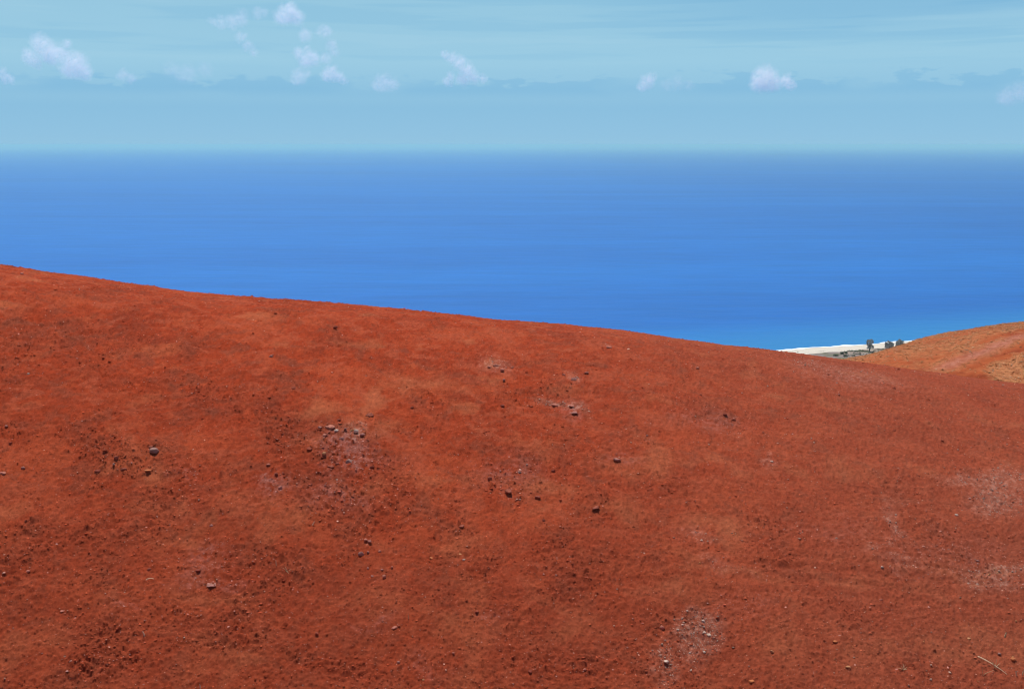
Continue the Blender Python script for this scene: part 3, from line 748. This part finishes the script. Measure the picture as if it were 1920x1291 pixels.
# photograph x, y, width in photograph pixels, height ratio, colour, what to call it, label, group
STONES = [
 (289, 843, 19, .80, 'grey', 'rock', 'big pale grey rock, largest single stone on the left of the slope', None),
 (283, 837, 10, .80, 'brown', 'rock', 'small dark rock tucked against the upper left of the big grey rock', None),
 (218, 857, 11, .85, 'brown', 'rock', 'brown rock with dark shadow, left of the big grey rock', None),
 (213, 869, 6, .9, 'grey', 'rock', 'small pale grey stone just below the brown rock left of the big grey one', None),
 (232, 879, 16, .55, 'brown', 'rock', 'long low dark rock below the brown rock on the left slope', None),
 (184, 882, 14, .6, 'dark', 'rock', 'dark broken lump left of the long low dark rock', None),
 (277, 881, 15, .35, 'orange', 'rock', 'flat orange slab of crust under the big grey rock', None),
 (43, 876, 9, .8, 'lilac', 'rock', 'small lilac stone near the left edge of the picture', None),
 (5, 886, 15, .7, 'pink', 'rock', 'pinkish rock cut by the left edge of the picture', None),
 (20, 830, 9, .7, 'red', 'rock', 'small red lump above the rocks at the left edge', None),
 (12, 798, 7, .7, 'lilac', 'rock', 'uppermost small lilac stone at the left edge', None),
 (53, 700, 6, .8, 'white', 'rock', 'tiny pale stone high on the far left slope', None),
 (41, 512, 8, .7, 'pink', 'rock', 'pale pink stone beside the ridge at the upper left', None),
 (629, 613, 9, .7, 'dark', 'rock', 'lone dark stone just under the ridge, left of centre', None),
 (508, 667, 9, .8, 'lilac', 'rock', 'lone lilac stone high on the left half of the slope', None),
 (550, 726, 13, .5, 'red', 'rock', 'low red clod with shadow above the orange dusty patch', None),
 (635, 787, 9, .6, 'dark', 'rock', 'small dark stone above the pale broken ledge', None),
 (619, 800, 26, .45, 'pink', 'rock_ledge', 'pale pink broken ledge with deep shadow, top of the purple outcrop', None),
 (631, 806, 10, .6, 'white', 'rock', 'pale stone at the right end of the pink broken ledge', None),
 (600, 801, 9, .8, 'lilac', 'rock', 'lilac stone at the left end of the pink broken ledge', None),
 (609, 815, 11, .8, 'pink', 'rock', 'pink rock just under the pink broken ledge', None),
 (668, 808, 11, .8, 'white', 'rock', 'whitish stone at the top of the bleached crust right of the ledge', None),
 (679, 815, 12, .7, 'lilac', 'rock', 'bleached lilac crust right of the ledge, under the whitish stone', None),
 (641, 821, 12, .6, 'lilac', 'rock', 'lilac lump between the pink rock and the bleached crust', None),
 (608, 849, 9, .9, 'tan', 'rock', 'pale tan stone in the orange dust left of the purple gravel', None),
 (655, 864, 17, .65, 'grey', 'rock', 'grey boulder with black shadow in the purple gravel', None),
 (620, 874, 14, .5, 'brown', 'rock', 'low brown rock lower left of the grey boulder in the purple gravel', None),
 (633, 868, 9, .6, 'brown', 'rock', 'small brown rock between the grey boulder and the low brown rock', None),
 (697, 875, 9, .7, 'brown', 'rock', 'brown stone at the right of the grey boulder', None),
 (580, 840, 12, .6, 'red', 'rock', 'red lump at the left of the orange dust under the ledge', None),
 (503, 870, 9, .5, 'pink', 'rock', 'pink stone at the upper left of the purple dust patch', None),
 (518, 887, 8, .7, 'brown', 'rock', 'brown stone above the lilac stone in the purple dust', None),
 (526, 913, 9, .9, 'lilac', 'rock', 'pale lilac stone lying in the purple dust patch', None),
 (396, 984, 8, .9, 'lilac', 'rock', 'lone round lilac pebble left of the orange dust fan', None),
 (280, 1066, 8, .8, 'brown', 'rock', 'lone dark purple pebble in the lower left', None),
 (371, 1068, 12, .6, 'dark', 'rock', 'dark lump above the pale purple crust at lower left', None),
 (398, 1095, 30, .22, 'lilac', 'crust_slab', 'pale purple dusty crust standing out of the lower left slope', None),
 (594, 1187, 10, .7, 'red', 'rock', 'red clod near the bottom, left of centre', None),
 (53, 1071, 9, .6, 'pink', 'rock', 'pale pink stone in the lower left near the edge', None),
 (117, 1144, 10, .4, 'pink', 'rock', 'flat pink stone in the bottom left corner', None),
 (677, 1036, 13, .95, 'lilac', 'rock', 'round purple stone, largest in the loose row below the outcrop', None),
 (690, 1035, 6, .9, 'lilac', 'rock', 'small purple stone right beside the round purple stone', None),
 (712, 1032, 7, .9, 'pink', 'rock', 'small pinkish stone further right of the round purple stone', None),
 (685, 1011, 9, .8, 'pink', 'rock', 'left stone of the pinkish cluster above the round purple stone', None),
 (693, 1014, 9, .8, 'lilac', 'rock', 'right stone of the pinkish cluster above the round purple stone', None),
 (690, 1065, 6, .9, 'lilac', 'rock', 'tiny lilac stone below the round purple stone', None),
 (716, 1067, 7, .8, 'lilac', 'rock', 'lilac stone just above the orange-pink stone', None),
 (735, 1063, 6, .8, 'pink', 'rock', 'tiny pink stone upper right of the orange-pink stone', None),
 (720, 1079, 9, 1.0, 'pink', 'rock', 'upright orange-pink stone below the purple stones', None),
 (698, 1079, 7, .7, 'lilac', 'rock', 'small lilac stone left of the orange-pink stone', None),
 (918, 896, 11, .75, 'brown', 'rock', 'dark reddish stone upper left of the cracked crag', None),
 (952, 919, 24, .34, 'brown', 'rock_ledge', 'cracked brown crag with dark shadow above the smooth red patch', None),
 (974, 884, 11, .6, 'grey', 'rock', 'small grey rock above the cracked crag', None),
 (1008, 931, 12, .6, 'brown', 'rock', 'brown rock at the right of the cracked crag', None),
 (1019, 975, 9, .7, 'brown', 'rock', 'brown stone on the right rim of the smooth red patch', None),
 (1117, 951, 26, .26, 'brown', 'rock_ledge', 'dark crusty ledge with black hollow, right of the smooth red patch', None),
 (866, 985, 18, .30, 'brown', 'rock_ledge', 'dark crusty ledge on the left rim of the smooth red patch', None),
 (870, 1049, 8, .6, 'white', 'rock', 'small pale stone in the brown gravel below the smooth red patch', None),
 (809, 1045, 9, .7, 'orange', 'rock', 'orange stone left of the brown gravel below the smooth red patch', None),
 (863, 1038, 7, .7, 'tan', 'rock', 'tan pebble just above the small pale stone in the brown gravel', None),
 (739, 1176, 13, .6, 'pink', 'rock', 'reddish pink rock with dark shadow near the bottom centre', None),
 (748, 1173, 7, .7, 'red', 'rock', 'small red stone touching the right of the reddish pink rock', None),
 (894, 1146, 9, .6, 'red', 'rock', 'red clod above the pinkish dust at the bottom centre', None),
 (794, 1273, 7, 1.1, 'tan', 'rock', 'small yellowish stone at the very bottom, left of centre', None),
 (747, 1240, 8, .8, 'lilac', 'rock', 'dark lilac pebble left of the yellowish stone at the bottom', None),
 (850, 1224, 6, .8, 'pink', 'rock', 'tiny pink stone above the yellowish stone at the bottom', None),
 (994, 1257, 11, .6, 'dark', 'rock', 'dark lump at the bottom centre', None),
 (1096, 1254, 8, .7, 'pink', 'rock', 'lone pale pink stone at the bottom, right of centre', None),
 (1241, 1175, 11, 1.0, 'pink', 'rock', 'blocky pale pink rock upper left of the white chips', None),
 (1319, 1163, 9, .8, 'white', 'rock', 'white stone at the top of the white chips', None),
 (1321, 1184, 8, .9, 'white', 'rock', 'cream stone in the middle of the white chips', None),
 (1329, 1189, 10, .6, 'white', 'rock', 'long white stone right beside the cream stone in the white chips', None),
 (1320, 1221, 8, .8, 'white', 'rock', 'cream stone at the lower edge of the white chips', None),
 (1249, 1239, 13, .5, 'white', 'rock', 'whitish crust at the lower left of the white chips', None),
 (1447, 1220, 9, .8, 'tan', 'rock', 'tan stone on the lower right slope, right of the white chips', None),
 (1566, 1201, 10, .5, 'orange', 'rock', 'flat orange stone on the lower right slope', None),
 (1590, 1249, 12, .6, 'tan', 'rock', 'dull tan stone left of the spiky grass tuft', None),
 (1408, 1275, 15, .45, 'orange', 'rock', 'flat orange rock at the bottom, right of the white chips', None),
 (1652, 1123, 8, .7, 'pink', 'rock', 'lone pink pebble beside the faint wheel ruts', None),
 (1900, 1234, 11, .75, 'orange', 'rock', 'orange brown rock with black shadow at the lower right edge', None),
 (1874, 1226, 8, .9, 'grey', 'rock', 'pale grey stone left of the orange brown rock at the right edge', None),
 (1816, 1196, 9, .6, 'tan', 'rock', 'tan stone above the long straw stalk', None),
 (1781, 1260, 7, .6, 'white', 'rock', 'white chip left of the long straw stalk', None),
 (1793, 965, 9, .6, 'white', 'rock', 'pale stone left of and below the large white patch', None),
 (1676, 806, 7, .7, 'dark', 'rock', 'dark pebble on the right slope below the tawny hill', None),
 (1766, 825, 7, .7, 'dark', 'rock', 'dark pebble right of the other dark pebbles on the right slope', None),
 (1676, 727, 8, .6, 'dark', 'rock', 'dark stone near the ridge where the tawny hill begins', None),
 (1314, 740, 6, .7, 'dark', 'rock', 'small dark pebble above the dark crusty band right of centre', None),
 (1359, 777, 11, .5, 'dark', 'rock', 'dark lump in the crusty band on the upper right slope', None),
 (1375, 786, 10, .5, 'dark', 'rock', 'dark lump at the lower right end of the crusty band', None),
 (1308, 689, 7, .6, 'pink', 'rock', 'pink stone just under the ridge, right of centre', None),
 (930, 684, 12, .6, 'pink', 'rock', 'largest stone of the pale pink cluster high at the centre', None),
 (917, 687, 8, .7, 'pink', 'rock', 'left stone of the pale pink cluster high at the centre', None),
 (942, 692, 9, .8, 'pink', 'rock', 'right stone of the pale pink cluster high at the centre', None),
 (960, 689, 6, .7, 'pink', 'rock', 'small stone set apart at the right of the pale pink cluster', None),
 (945, 712, 7, .8, 'lilac', 'rock', 'lilac pebble below the pale pink cluster', None),
 (1077, 710, 15, .65, 'lilac', 'rock', 'pale lilac rock high on the slope, right of centre', None),
 (1057, 702, 7, .7, 'pink', 'rock', 'small pink stone upper left of the pale lilac rock', None),
 (1100, 698, 10, .5, 'pink', 'rock', 'pink stone upper right of the pale lilac rock', None),
 (1141, 650, 14, .5, 'pink', 'rock', 'pale pink rock close under the ridge, right of centre', None),
 (1178, 654, 7, .6, 'white', 'rock', 'pale stone right of the pale pink rock under the ridge', None),
 (1083, 609, 6, .8, 'dark', 'rock', 'dark stone standing on the skyline of the ridge', None),
 (1040, 758, 16, .5, 'pink', 'rock', 'pink broken crust left of the lilac slab below centre ridge', None),
 (1071, 760, 13, .5, 'pink', 'rock', 'pink broken crust just above the lilac slab', None),
 (1077, 773, 15, .4, 'lilac', 'rock', 'low lilac slab under the pink broken crust', None),
 (1157, 861, 15, .5, 'lilac', 'rock', 'pale purple rock alone on the middle right slope', None),
 (1037, 881, 10, .7, 'dark', 'rock', 'dark lump above and left of the dark crusty hollow', None),
 (693, 777, 20, .45, 'brown', 'rock_ledge', 'brown cracked ledge right of the orange dusty patch', None),
 (772, 763, 8, .7, 'dark', 'rock', 'dark stone right of and above the brown cracked ledge', None),
 (942, 760, 9, .7, 'dark', 'rock', 'dark stone high at the centre below the pink cluster', None),
]
srng = np.random.RandomState(5)
for px, py, wpx, hr, colr, name, label, group in STONES:
    X0, Y0, Z0 = slope_point(px, py + wpx * hr * 0.25)
    w = wpx * Y0 * 0.86 / F_PX
    ledge = name != 'rock'
    if ledge: w *= 0.80
    v = stone_shape(srng, hr * (0.95 if ledge else 0.92), 0.34 if ledge else 0.22)
    if ledge:
        v[:, 0] += 0.18 * np.sin(v[:, 0] * 5 + srng.rand() * 6) ; v[:, 2] += 0.22 * gnoise(v[:, 0] * 2.6, v[:, 1] * 2.6, 77)
    a = srng.rand() * 0.7 - 0.35
    v = v @ np.array(Matrix.Rotation(a, 3, 'Z')).T * (w * 0.54)
    o = mesh_obj(name, v, STONE_F, STONE_MAT[colr])
    o.location = (X0, Y0, Z0 + w * hr * 0.12)
    o.rotation_euler = (0.10 * srng.randn(), 0.10 * srng.randn(), 0)
    tag(o, label, 'ledge' if name == 'rock_ledge' else ('crust' if name == 'crust_slab' else 'rock'), group or 'stones lying on the red slope')

# ---------------------------------------------------------------- dry straw
M_straw = plain_material('bleached_straw', (0.72, 0.56, 0.36), 0.6, 0.3, 0.2, 30.0)
M_pale_straw = plain_material('pale_straw', (0.60, 0.47, 0.27), 0.7, 0.2, 0.25, 30.0)

def tube(pts, r0, r1, sides=6):
    pts = np.asarray(pts, float); n = len(pts)
    vs, fs = [], []
    for i, p_ in enumerate(pts):
        t = pts[min(i + 1, n - 1)] - pts[max(i - 1, 0)]; t /= np.linalg.norm(t)
        u = np.cross(t, (0, 0, 1.0) if abs(t[2]) < 0.9 else (1.0, 0, 0)); u /= np.linalg.norm(u); w = np.cross(t, u)
        r = r0 + (r1 - r0) * i / (n - 1)
        for k in range(sides):
            a = 2 * math.pi * k / sides
            vs.append(p_ + r * (math.cos(a) * u + math.sin(a) * w))
    for i in range(n - 1):
        for k in range(sides):
            a, b = i * sides + k, i * sides + (k + 1) % sides
            fs.append((a, b, b + sides, a + sides))
    return np.array(vs), np.array(fs)

def upright(px0, py0, px1, py1, lean=0.0, bend=0.1, n=7):
    """a blade that grows from the slope at the first pixel and ends, in the same upright plane, at the second"""
    base = np.array(slope_point(px0, py0)); d = ray(px1, py1)
    t = (base[1] + lean) / d[1]; tip = np.array([d[0] * t, d[1] * t, d[2] * t + CAM_Z])
    out = []
    for i in range(n):
        u = i / (n - 1); p_ = base + (tip - base) * u
        p_ = p_ + np.array([0, 0, 1.0]) * bend * np.linalg.norm(tip - base) * u * (1 - u)
        out.append(p_)
    out[0] = out[0] - np.array([0, 0, 0.02])
    return out

def lying(px0, py0, px1, py1, h0=0.03, h1=0.02, n=9):
    a, b = np.array(slope_point(px0, py0)), np.array(slope_point(px1, py1))
    out = []
    for i in range(n):
        u = i / (n - 1); p_ = a + (b - a) * u
        p_[2] = max(p_[2] + h0 + (h1 - h0) * u + 0.02 * math.sin(u * math.pi), float(hill_z(p_[0], p_[1])[0]) + 0.006)
        out.append(p_)
    return out

STRAWS = [
 (lying(1833, 1236, 1888, 1265, 0.05, 0.012), .0095, .004, 'straw_stalk', 'long pale straw stalk lying aslant in the lower right corner', M_straw),
 (upright(271, 1192, 267, 1182), .011, .004, 'dry_straw', 'short cream straw standing in the lower left', M_straw),
 (lying(274, 1089, 289, 1088, .02, .02), .008, .004, 'dry_straw', 'thin pale straw lying flat in the lower left', M_straw),
 (upright(518, 1059, 517, 1049), .007, .003, 'dry_straw', 'thin straw sticking up from the coarse brown gravel', M_pale_straw),
 (upright(586, 984, 590, 977), .008, .004, 'dry_straw', 'short straw at the top of the coarse brown gravel', M_straw),
 (upright(376, 1290, 374, 1281), .009, .004, 'dry_straw', 'curled straw at the bottom edge on the left', M_straw),
 (upright(1906, 1266, 1905, 1257), .009, .007, 'dry_straw', 'broken straw stub at the right of the long stalk', M_straw),
 (upright(1917, 1265, 1919, 1256), .009, .006, 'dry_straw', 'yellowish straw stub at the very right edge', M_pale_straw),
 (upright(1884, 1194, 1887, 1185), .012, .008, 'dry_straw', 'short yellow twig standing above the orange brown rock', M_pale_straw),
 (upright(766, 1160, 765, 1150), .006, .003, 'dry_straw', 'hair thin straw right of the reddish pink rock', M_pale_straw),
]
for pts, r0, r1, name, label, mt in STRAWS:
    v, f = tube(pts, r0, r1)
    o0 = np.array(pts[0])
    o = mesh_obj(name, v - o0, f, mt, smooth=True); o.location = o0
    tag(o, label, 'straw', 'scraps of dry straw on the slope')

TUFTS = [
 ('spiky dry grass tuft on the bottom right slope, left of the long stalk', (1694, 1255), [(1681, 1251), (1689, 1247), (1693, 1243), (1698, 1245), (1701, 1250), (1704, 1254)]),
 ('faded dry grass tuft behind the middle of the long straw stalk', (1866, 1250), [(1857, 1235), (1869, 1235), (1875, 1243), (1862, 1240)]),
 ('forked dry grass tuft under the long straw stalk', (1844, 1265), [(1842, 1249), (1858, 1258), (1838, 1268), (1863, 1256)]),
 ('splayed dry twig tuft in the coarse brown gravel', (538, 1070), [(530, 1064), (535, 1062), (546, 1067), (541, 1074)]),
]
for label, (bx0, by0), tips in TUFTS:
    base = np.array(slope_point(bx0, by0))
    root = empty('grass_tuft', base)
    tag(root, label, 'grass tuft', 'dry grass tufts on the slope')
    for k, (tx, ty) in enumerate(tips):
        v, f = tube(upright(bx0 + (k % 3 - 1) * 1.0, by0, tx, ty, 0.05 * (k % 3 - 1), 0.18), .0048, .0022, 5)
        mesh_obj('blade', v - base, f, M_pale_straw, root, smooth=True)

# ---------------------------------------------------------------- trees and bushes on the shore
def leaf_material(name, colour):
    m, nt, N, L, p = new_mat(name)
    tn = mnode(nt, 'ShaderNodeVertexColor', layer_name='tone')
    L.new(mmix(nt, 1.0, tn.outputs['Color'], colour, 'MULTIPLY'), p.inputs['Base Color'])
    p.inputs['Roughness'].default_value = 0.7
    p.inputs['Specular IOR Level'].default_value = 0.2
    return m
M_leaf = leaf_material('grey_green_leaves', (0.40, 0.37, 0.37))
M_leaf2 = leaf_material('shore_bush_leaves', (0.060, 0.085, 0.045))
M_bark = plain_material('grey_bark', (0.10, 0.080, 0.065), 0.9, 0.1, 0.3, 3.0)

def leaves(n, centres, radii, rg, size, squash=1.0):
    k = rg.randint(0, len(centres), n)
    d = rg.randn(n, 3); d /= np.linalg.norm(d, axis=1, keepdims=True)
    r = rg.rand(n, 1) ** 0.45
    c_ = np.asarray(centres)[k] + d * r * np.asarray(radii)[k][:, None] * np.array([1, 1, squash])
    a = rg.randn(n, 3); a /= np.linalg.norm(a, axis=1, keepdims=True)
    b = np.cross(a, rg.randn(n, 3)); b /= np.linalg.norm(b, axis=1, keepdims=True)
    s = size * (0.6 + 0.8 * rg.rand(n, 1))
    v = np.stack([c_ - a * s, c_ + b * s * 0.45, c_ + a * s, c_ - b * s * 0.45], 1)
    f = (np.arange(4)[None] + 4 * np.arange(n)[:, None])
    tn = np.repeat((0.6 + 0.8 * rg.rand(n, 1, 1)) * np.array([[[1, 1, 1]]]), 4, 1)
    return v.reshape(-1, 3), f, tn.reshape(-1, 3)

def shore_tree(px, py_base, top_py, half_w_px, label, seed, n=3400):
    rg = np.random.RandomState(seed)
    x0, y0 = on_plane(px, py_base, 1.9)
    z0 = float(coast_z(np.array([x0]), np.array([y0]))[0])
    scale = y0 * 1.02 / F_PX
    H = (py_base - top_py) * scale * 1.02; W = half_w_px * scale
    root = empty('shore_tree', (x0, y0, z0))
    tag(root, label, 'tree', 'grey trees on the shore')
    v, f = tube([(0, 0, -0.4), (0.05, 0, H * 0.15), (-0.05, 0.1, H * 0.33), (0.1, 0, H * 0.6)], H * 0.045, H * 0.018, 8)
    vs, fs, o_ = [v], [f], len(v)
    for k in range(9):
        a = 2 * math.pi * k / 9 + rg.rand(); hb = H * (0.18 + 0.16 * rg.rand()); r = W * (0.5 + 0.45 * rg.rand())
        tipz = H * (0.62 + 0.33 * rg.rand())
        v, f = tube([(0, 0, hb), (math.cos(a) * r * 0.45, math.sin(a) * r * 0.45, hb + (tipz - hb) * 0.45), (math.cos(a) * r, math.sin(a) * r, tipz)], H * 0.020, H * 0.005, 5)
        vs.append(v); fs.append(f + o_); o_ += len(v)
    mesh_obj('trunk', np.concatenate(vs), np.concatenate(fs), M_bark, root, smooth=True)
    cen, rad = [], []
    for k in range(34):
        a = rg.rand() * 2 * math.pi; u = rg.rand()
        r = W * 0.92 * math.sin(math.pi * (0.14 + 0.74 * u)) * math.sqrt(rg.rand())
        cen.append((math.cos(a) * r, math.sin(a) * r, H * (0.20 + 0.74 * u))); rad.append(W * (0.16 + 0.14 * rg.rand()))
    v, f, tn = leaves(n, cen, rad, rg, W * 0.075)
    mesh_obj('crown', v, f, M_leaf, root, colours=tn)

shore_tree(1630, 657.5, 634, 9.5, 'lone grey tree standing clear on the white beach', 3)
shore_tree(1668, 656, 638, 10, 'left of the two grey trees half hidden by the tawny hill', 8)
shore_tree(1687, 655, 636, 9.5, 'right of the two grey trees half hidden by the tawny hill', 12)

def bush(px, py, half_w_px, h_px, label, seed, n=420):
    rg = np.random.RandomState(seed)
    x0, y0 = on_plane(px, py, 1.8)
    z0 = float(coast_z(np.array([x0]), np.array([y0]))[0])
    s = y0 * 1.02 / F_PX; W, H = half_w_px * s, h_px * s
    root = empty('shore_bush', (x0, y0, z0)); tag(root, label, 'bush', 'low bushes behind the beach')
    cen = [((rg.rand() * 2 - 1) * W * 0.8, (rg.rand() * 2 - 1) * W * 0.5, H * (0.25 + 0.35 * rg.rand())) for _ in range(12)]
    v, f, tn = leaves(n, cen, [H * (0.35 + 0.2 * rg.rand()) for _ in cen], rg, H * 0.16)
    mesh_obj('foliage', v, f, M_leaf2, root, colours=tn)
    for c_ in cen[:4]:
        v, f = tube([(c_[0] * 0.4, c_[1] * 0.4, -0.15), (c_[0] * 0.7, c_[1] * 0.7, c_[2] * 0.5), c_], H * 0.04, H * 0.015, 5)
        mesh_obj('stem', v, f, M_bark, root, smooth=True)

bush(1583, 663, 8, 5.5, 'dark green bush at the left end of the scrub, largest of the low ones', 21)
bush(1599, 659, 9, 3.0, 'low dark bush between the green bush and the lone tree', 22)
bush(1620, 658.5, 11, 2.6, 'long flat dark bush at the foot of the lone tree', 23)
bush(1641, 658, 8, 2.2, 'low bush right of the lone tree', 24)
bush(1567, 667, 8, 3.5, 'grey green bush nearest the red ridge', 25)
bush(1586, 668.5, 7, 4.0, 'bluish green bush in front of the largest low one', 26)
bush(1542, 658.5, 9, 1.5, 'faint flat scrub patch out on the white sand', 27)
bush(1496, 657.6, 1.6, 2.2, 'tiny dark bush alone on the sand near the ridge', 28, 120)
bush(1650, 655.5, 5, 1.6, 'tiny flat bush on the sand between the trees', 29, 160)

# ground scrub of the plain
n = 5200
ss = 20 + 130 * rng.rand(n); dd = 19 + 75 * rng.rand(n)
sx, sy = shore_xy(ss, dd)
keep = fbm(sx / 9, sy / 9, 4, 321) > -0.12
sx, sy = sx[keep], sy[keep]
sc = np.array([[0.15, 0.13, 0.10]]) * (0.55 + 0.8 * rng.rand(len(sx), 1)) * np.array([[1, 1, 1]])
sc = np.where((rng.rand(len(sx)) < 0.3)[:, None], np.array([[0.09, 0.11, 0.05]]), sc)
o = scatter('plain_scrub', sx, sy, coast_z(sx, sy), 0.15 + 0.35 * rng.rand(len(sx)), sc, M_coast, rng, 'ico', 0.8)
tag(o, 'low dry grey scrub covering the plain behind the beach', kind='stuff')

# ---------------------------------------------------------------- clouds
# spheres in photograph pixels (x, y, radius); distance in metres; density
CLOUDS = [
 ('lumpy white cloud, upper of the pair at the far left', 12000, .009, [(75, 82, 15), (88, 95, 17), (57, 107, 13), (112, 98, 13), (125, 84, 8), (98, 106, 14), (70, 118, 10)]),
 ('rounded white cloud, lower right of the far left pair', 12400, .009, [(140, 122, 21), (154, 131, 15), (130, 130, 15), (163, 141, 8)]),
 ('scrap of white cloud cut by the left edge of the picture', 12800, .008, [(2, 137, 9), (12, 146, 9), (23, 151, 6)]),
 ('small faint white cloud right of the far left pair', 13000, .007, [(232, 140, 9), (246, 147, 8), (224, 142, 6)]),
 ('bright domed white cloud near the top, highest of all', 11600, .010, [(543, 26, 17), (529, 32, 14), (557, 32, 13), (545, 15, 10)]),
 ('faint drifting white cloud at the top left of the domed one', 11900, .005, [(452, 34, 13), (436, 41, 13), (415, 42, 11), (399, 40, 8)]),
 ('tiny faint cloud just left of the domed one', 11800, .005, [(484, 24, 10), (495, 22, 8)]),
 ('faint slanting cloud wisp below the drifting one', 12200, .006, [(452, 70, 10), (465, 85, 9), (476, 97, 8)]),
 ('small bright puff just below the domed cloud', 11800, .007, [(573, 66, 11), (571, 60, 8)]),
 ('lilac white knotted cloud in the middle of the broken tower', 12000, .009, [(560, 100, 10), (577, 95, 8), (575, 113, 14), (591, 112, 10), (585, 104, 10)]),
 ('thin white wisp at the right side of the broken tower', 12100, .006, [(623, 84, 10), (626, 97, 9), (611, 60, 11), (600, 60, 8), (612, 110, 10)]),
 ('white low puff at the foot of the broken tower', 12500, .010, [(621, 137, 13), (635, 143, 10), (611, 142, 9), (647, 152, 7)]),
 ('dim lilac puff left of the low white puff under the tower', 12600, .005, [(561, 143, 14), (555, 150, 10), (575, 138, 9)]),
 ('leaning pinkish white cloud left of the centre', 12200, .010, [(834, 102, 8), (848, 110, 10), (862, 119, 13), (876, 132, 14), (886, 145, 12), (868, 150, 11), (906, 148, 8), (841, 151, 10), (845, 141, 8)]),
 ('dim rounded cloud left of the leaning pinkish one', 12900, .0045, [(720, 155, 16), (736, 158, 12), (706, 160, 10)]),
 ('small bright slanted puff right of the centre', 12600, .008, [(1213, 154, 13), (1222, 146, 9), (1204, 162, 10)]),
 ('dim cloud trail right of the small slanted puff', 12700, .002, [(1250, 160, 11), (1270, 156, 13), (1292, 160, 10)]),
 ('bright round white cloud at the right, brightest above the sea', 12300, .012, [(1434, 149, 21), (1424, 155, 15), (1450, 155, 15), (1475, 152, 12), (1483, 160, 9)]),
 ('dim lilac cloud cut by the right edge of the picture', 13200, .003, [(1893, 180, 16), (1911, 173, 17), (1880, 184, 11)]),
 ('broad faint haze cloud between the far left pair and the tower', 13000, .0016, [(322, 131, 14), (352, 138, 17), (385, 131, 13), (338, 143, 12)]),
]

def cloud_material(name, spheres, density, size):
    m = bpy.data.materials.new(name); m.use_nodes = True
    nt = m.node_tree; nt.nodes.clear()
    tcn = mnode(nt, 'ShaderNodeTexCoord')
    P = tcn.outputs['Object']
    warp = mnode(nt, 'ShaderNodeTexNoise', {'Vector': P, 'Scale': 0.012, 'Detail': 3.0, 'Roughness': 0.6})
    ctr = mnode(nt, 'ShaderNodeVectorMath', {0: warp.outputs['Color'], 1: (0.5, 0.5, 0.5)}, operation='SUBTRACT')
    scl = mnode(nt, 'ShaderNodeVectorMath', {0: ctr.outputs[0], 'Scale': 110.0}, operation='SCALE')
    Q = mnode(nt, 'ShaderNodeVectorMath', {0: P, 1: scl.outputs[0]}, operation='ADD').outputs[0]
    acc = None
    for (cx, cy, cz, r) in spheres:
        dn = mnode(nt, 'ShaderNodeVectorMath', {0: Q, 1: (cx, cy, cz)}, operation='DISTANCE')
        mr = mnode(nt, 'ShaderNodeMapRange', {'Value': dn.outputs['Value'], 'From Min': r * 1.06, 'From Max': r * 0.18}, interpolation_type='SMOOTHSTEP')
        acc = mr.outputs[0] if acc is None else mnode(nt, 'ShaderNodeMath', {0: acc, 1: mr.outputs[0]}, operation='MAXIMUM').outputs[0]
    fine = mnode(nt, 'ShaderNodeTexNoise', {'Vector': P, 'Scale': 0.022, 'Detail': 4.0, 'Roughness': 0.65})
    fr = mnode(nt, 'ShaderNodeMapRange', {'Value': fine.outputs['Fac'], 'From Min': 0.36, 'From Max': 0.64})
    d1 = mnode(nt, 'ShaderNodeMath', {0: acc, 1: fr.outputs[0]}, operation='MULTIPLY')
    d2 = mnode(nt, 'ShaderNodeMath', {0: d1.outputs[0], 1: density}, operation='MULTIPLY')
    pv = mnode(nt, 'ShaderNodeVolumePrincipled', {'Color': (0.99, 0.998, 0.985, 1), 'Density': d2.outputs[0], 'Anisotropy': 0.35})
    om = mnode(nt, 'ShaderNodeOutputMaterial'); nt.links.new(pv.outputs[0], om.inputs['Volume'])
    return m

crng = np.random.RandomState(23)
for label, dist, dens, sph in CLOUDS:
    cpx, cpy = np.mean([s[0] for s in sph]), np.mean([s[1] for s in sph])
    d = ray(cpx, cpy); c0 = d / np.linalg.norm(d) * dist; c0[2] += CAM_Z
    sc_ = dist / F_PX
    balls = []
    for (sx_, sy_, r_) in sph:
        dd_ = ray(sx_, sy_); t = (c0[1] + (crng.rand() - 0.5) * r_ * sc_ * 1.2) / dd_[1]
        p_ = dd_ * t; p_[2] += CAM_Z
        balls.append((*(p_ - c0), r_ * sc_ * 1.38))
    vs, fs, o_ = [], [], 0
    for (bx_, by_, bz_, r) in balls:
        vs.append(STONE_V * r * 1.12 + np.array([bx_, by_, bz_])); fs.append(STONE_F + o_); o_ += len(STONE_V)
    cm = cloud_material('cloud_vapour', balls, dens * 1.55, sc_)
    o = mesh_obj('cloud', np.concatenate(vs), np.concatenate(fs), cm)
    o.location = c0
    md = o.modifiers.new('merge', 'REMESH'); md.mode = 'VOXEL'; md.voxel_size = 14.0
    dg = bpy.context.evaluated_depsgraph_get()
    me = bpy.data.meshes.new_from_object(o.evaluated_get(dg))
    o.modifiers.clear(); old = o.data; o.data = me; bpy.data.meshes.remove(old); me.name = 'cloud'
    if not me.materials: me.materials.append(cm)
    tag(o, label, 'cloud', 'small clouds in a line above the horizon')
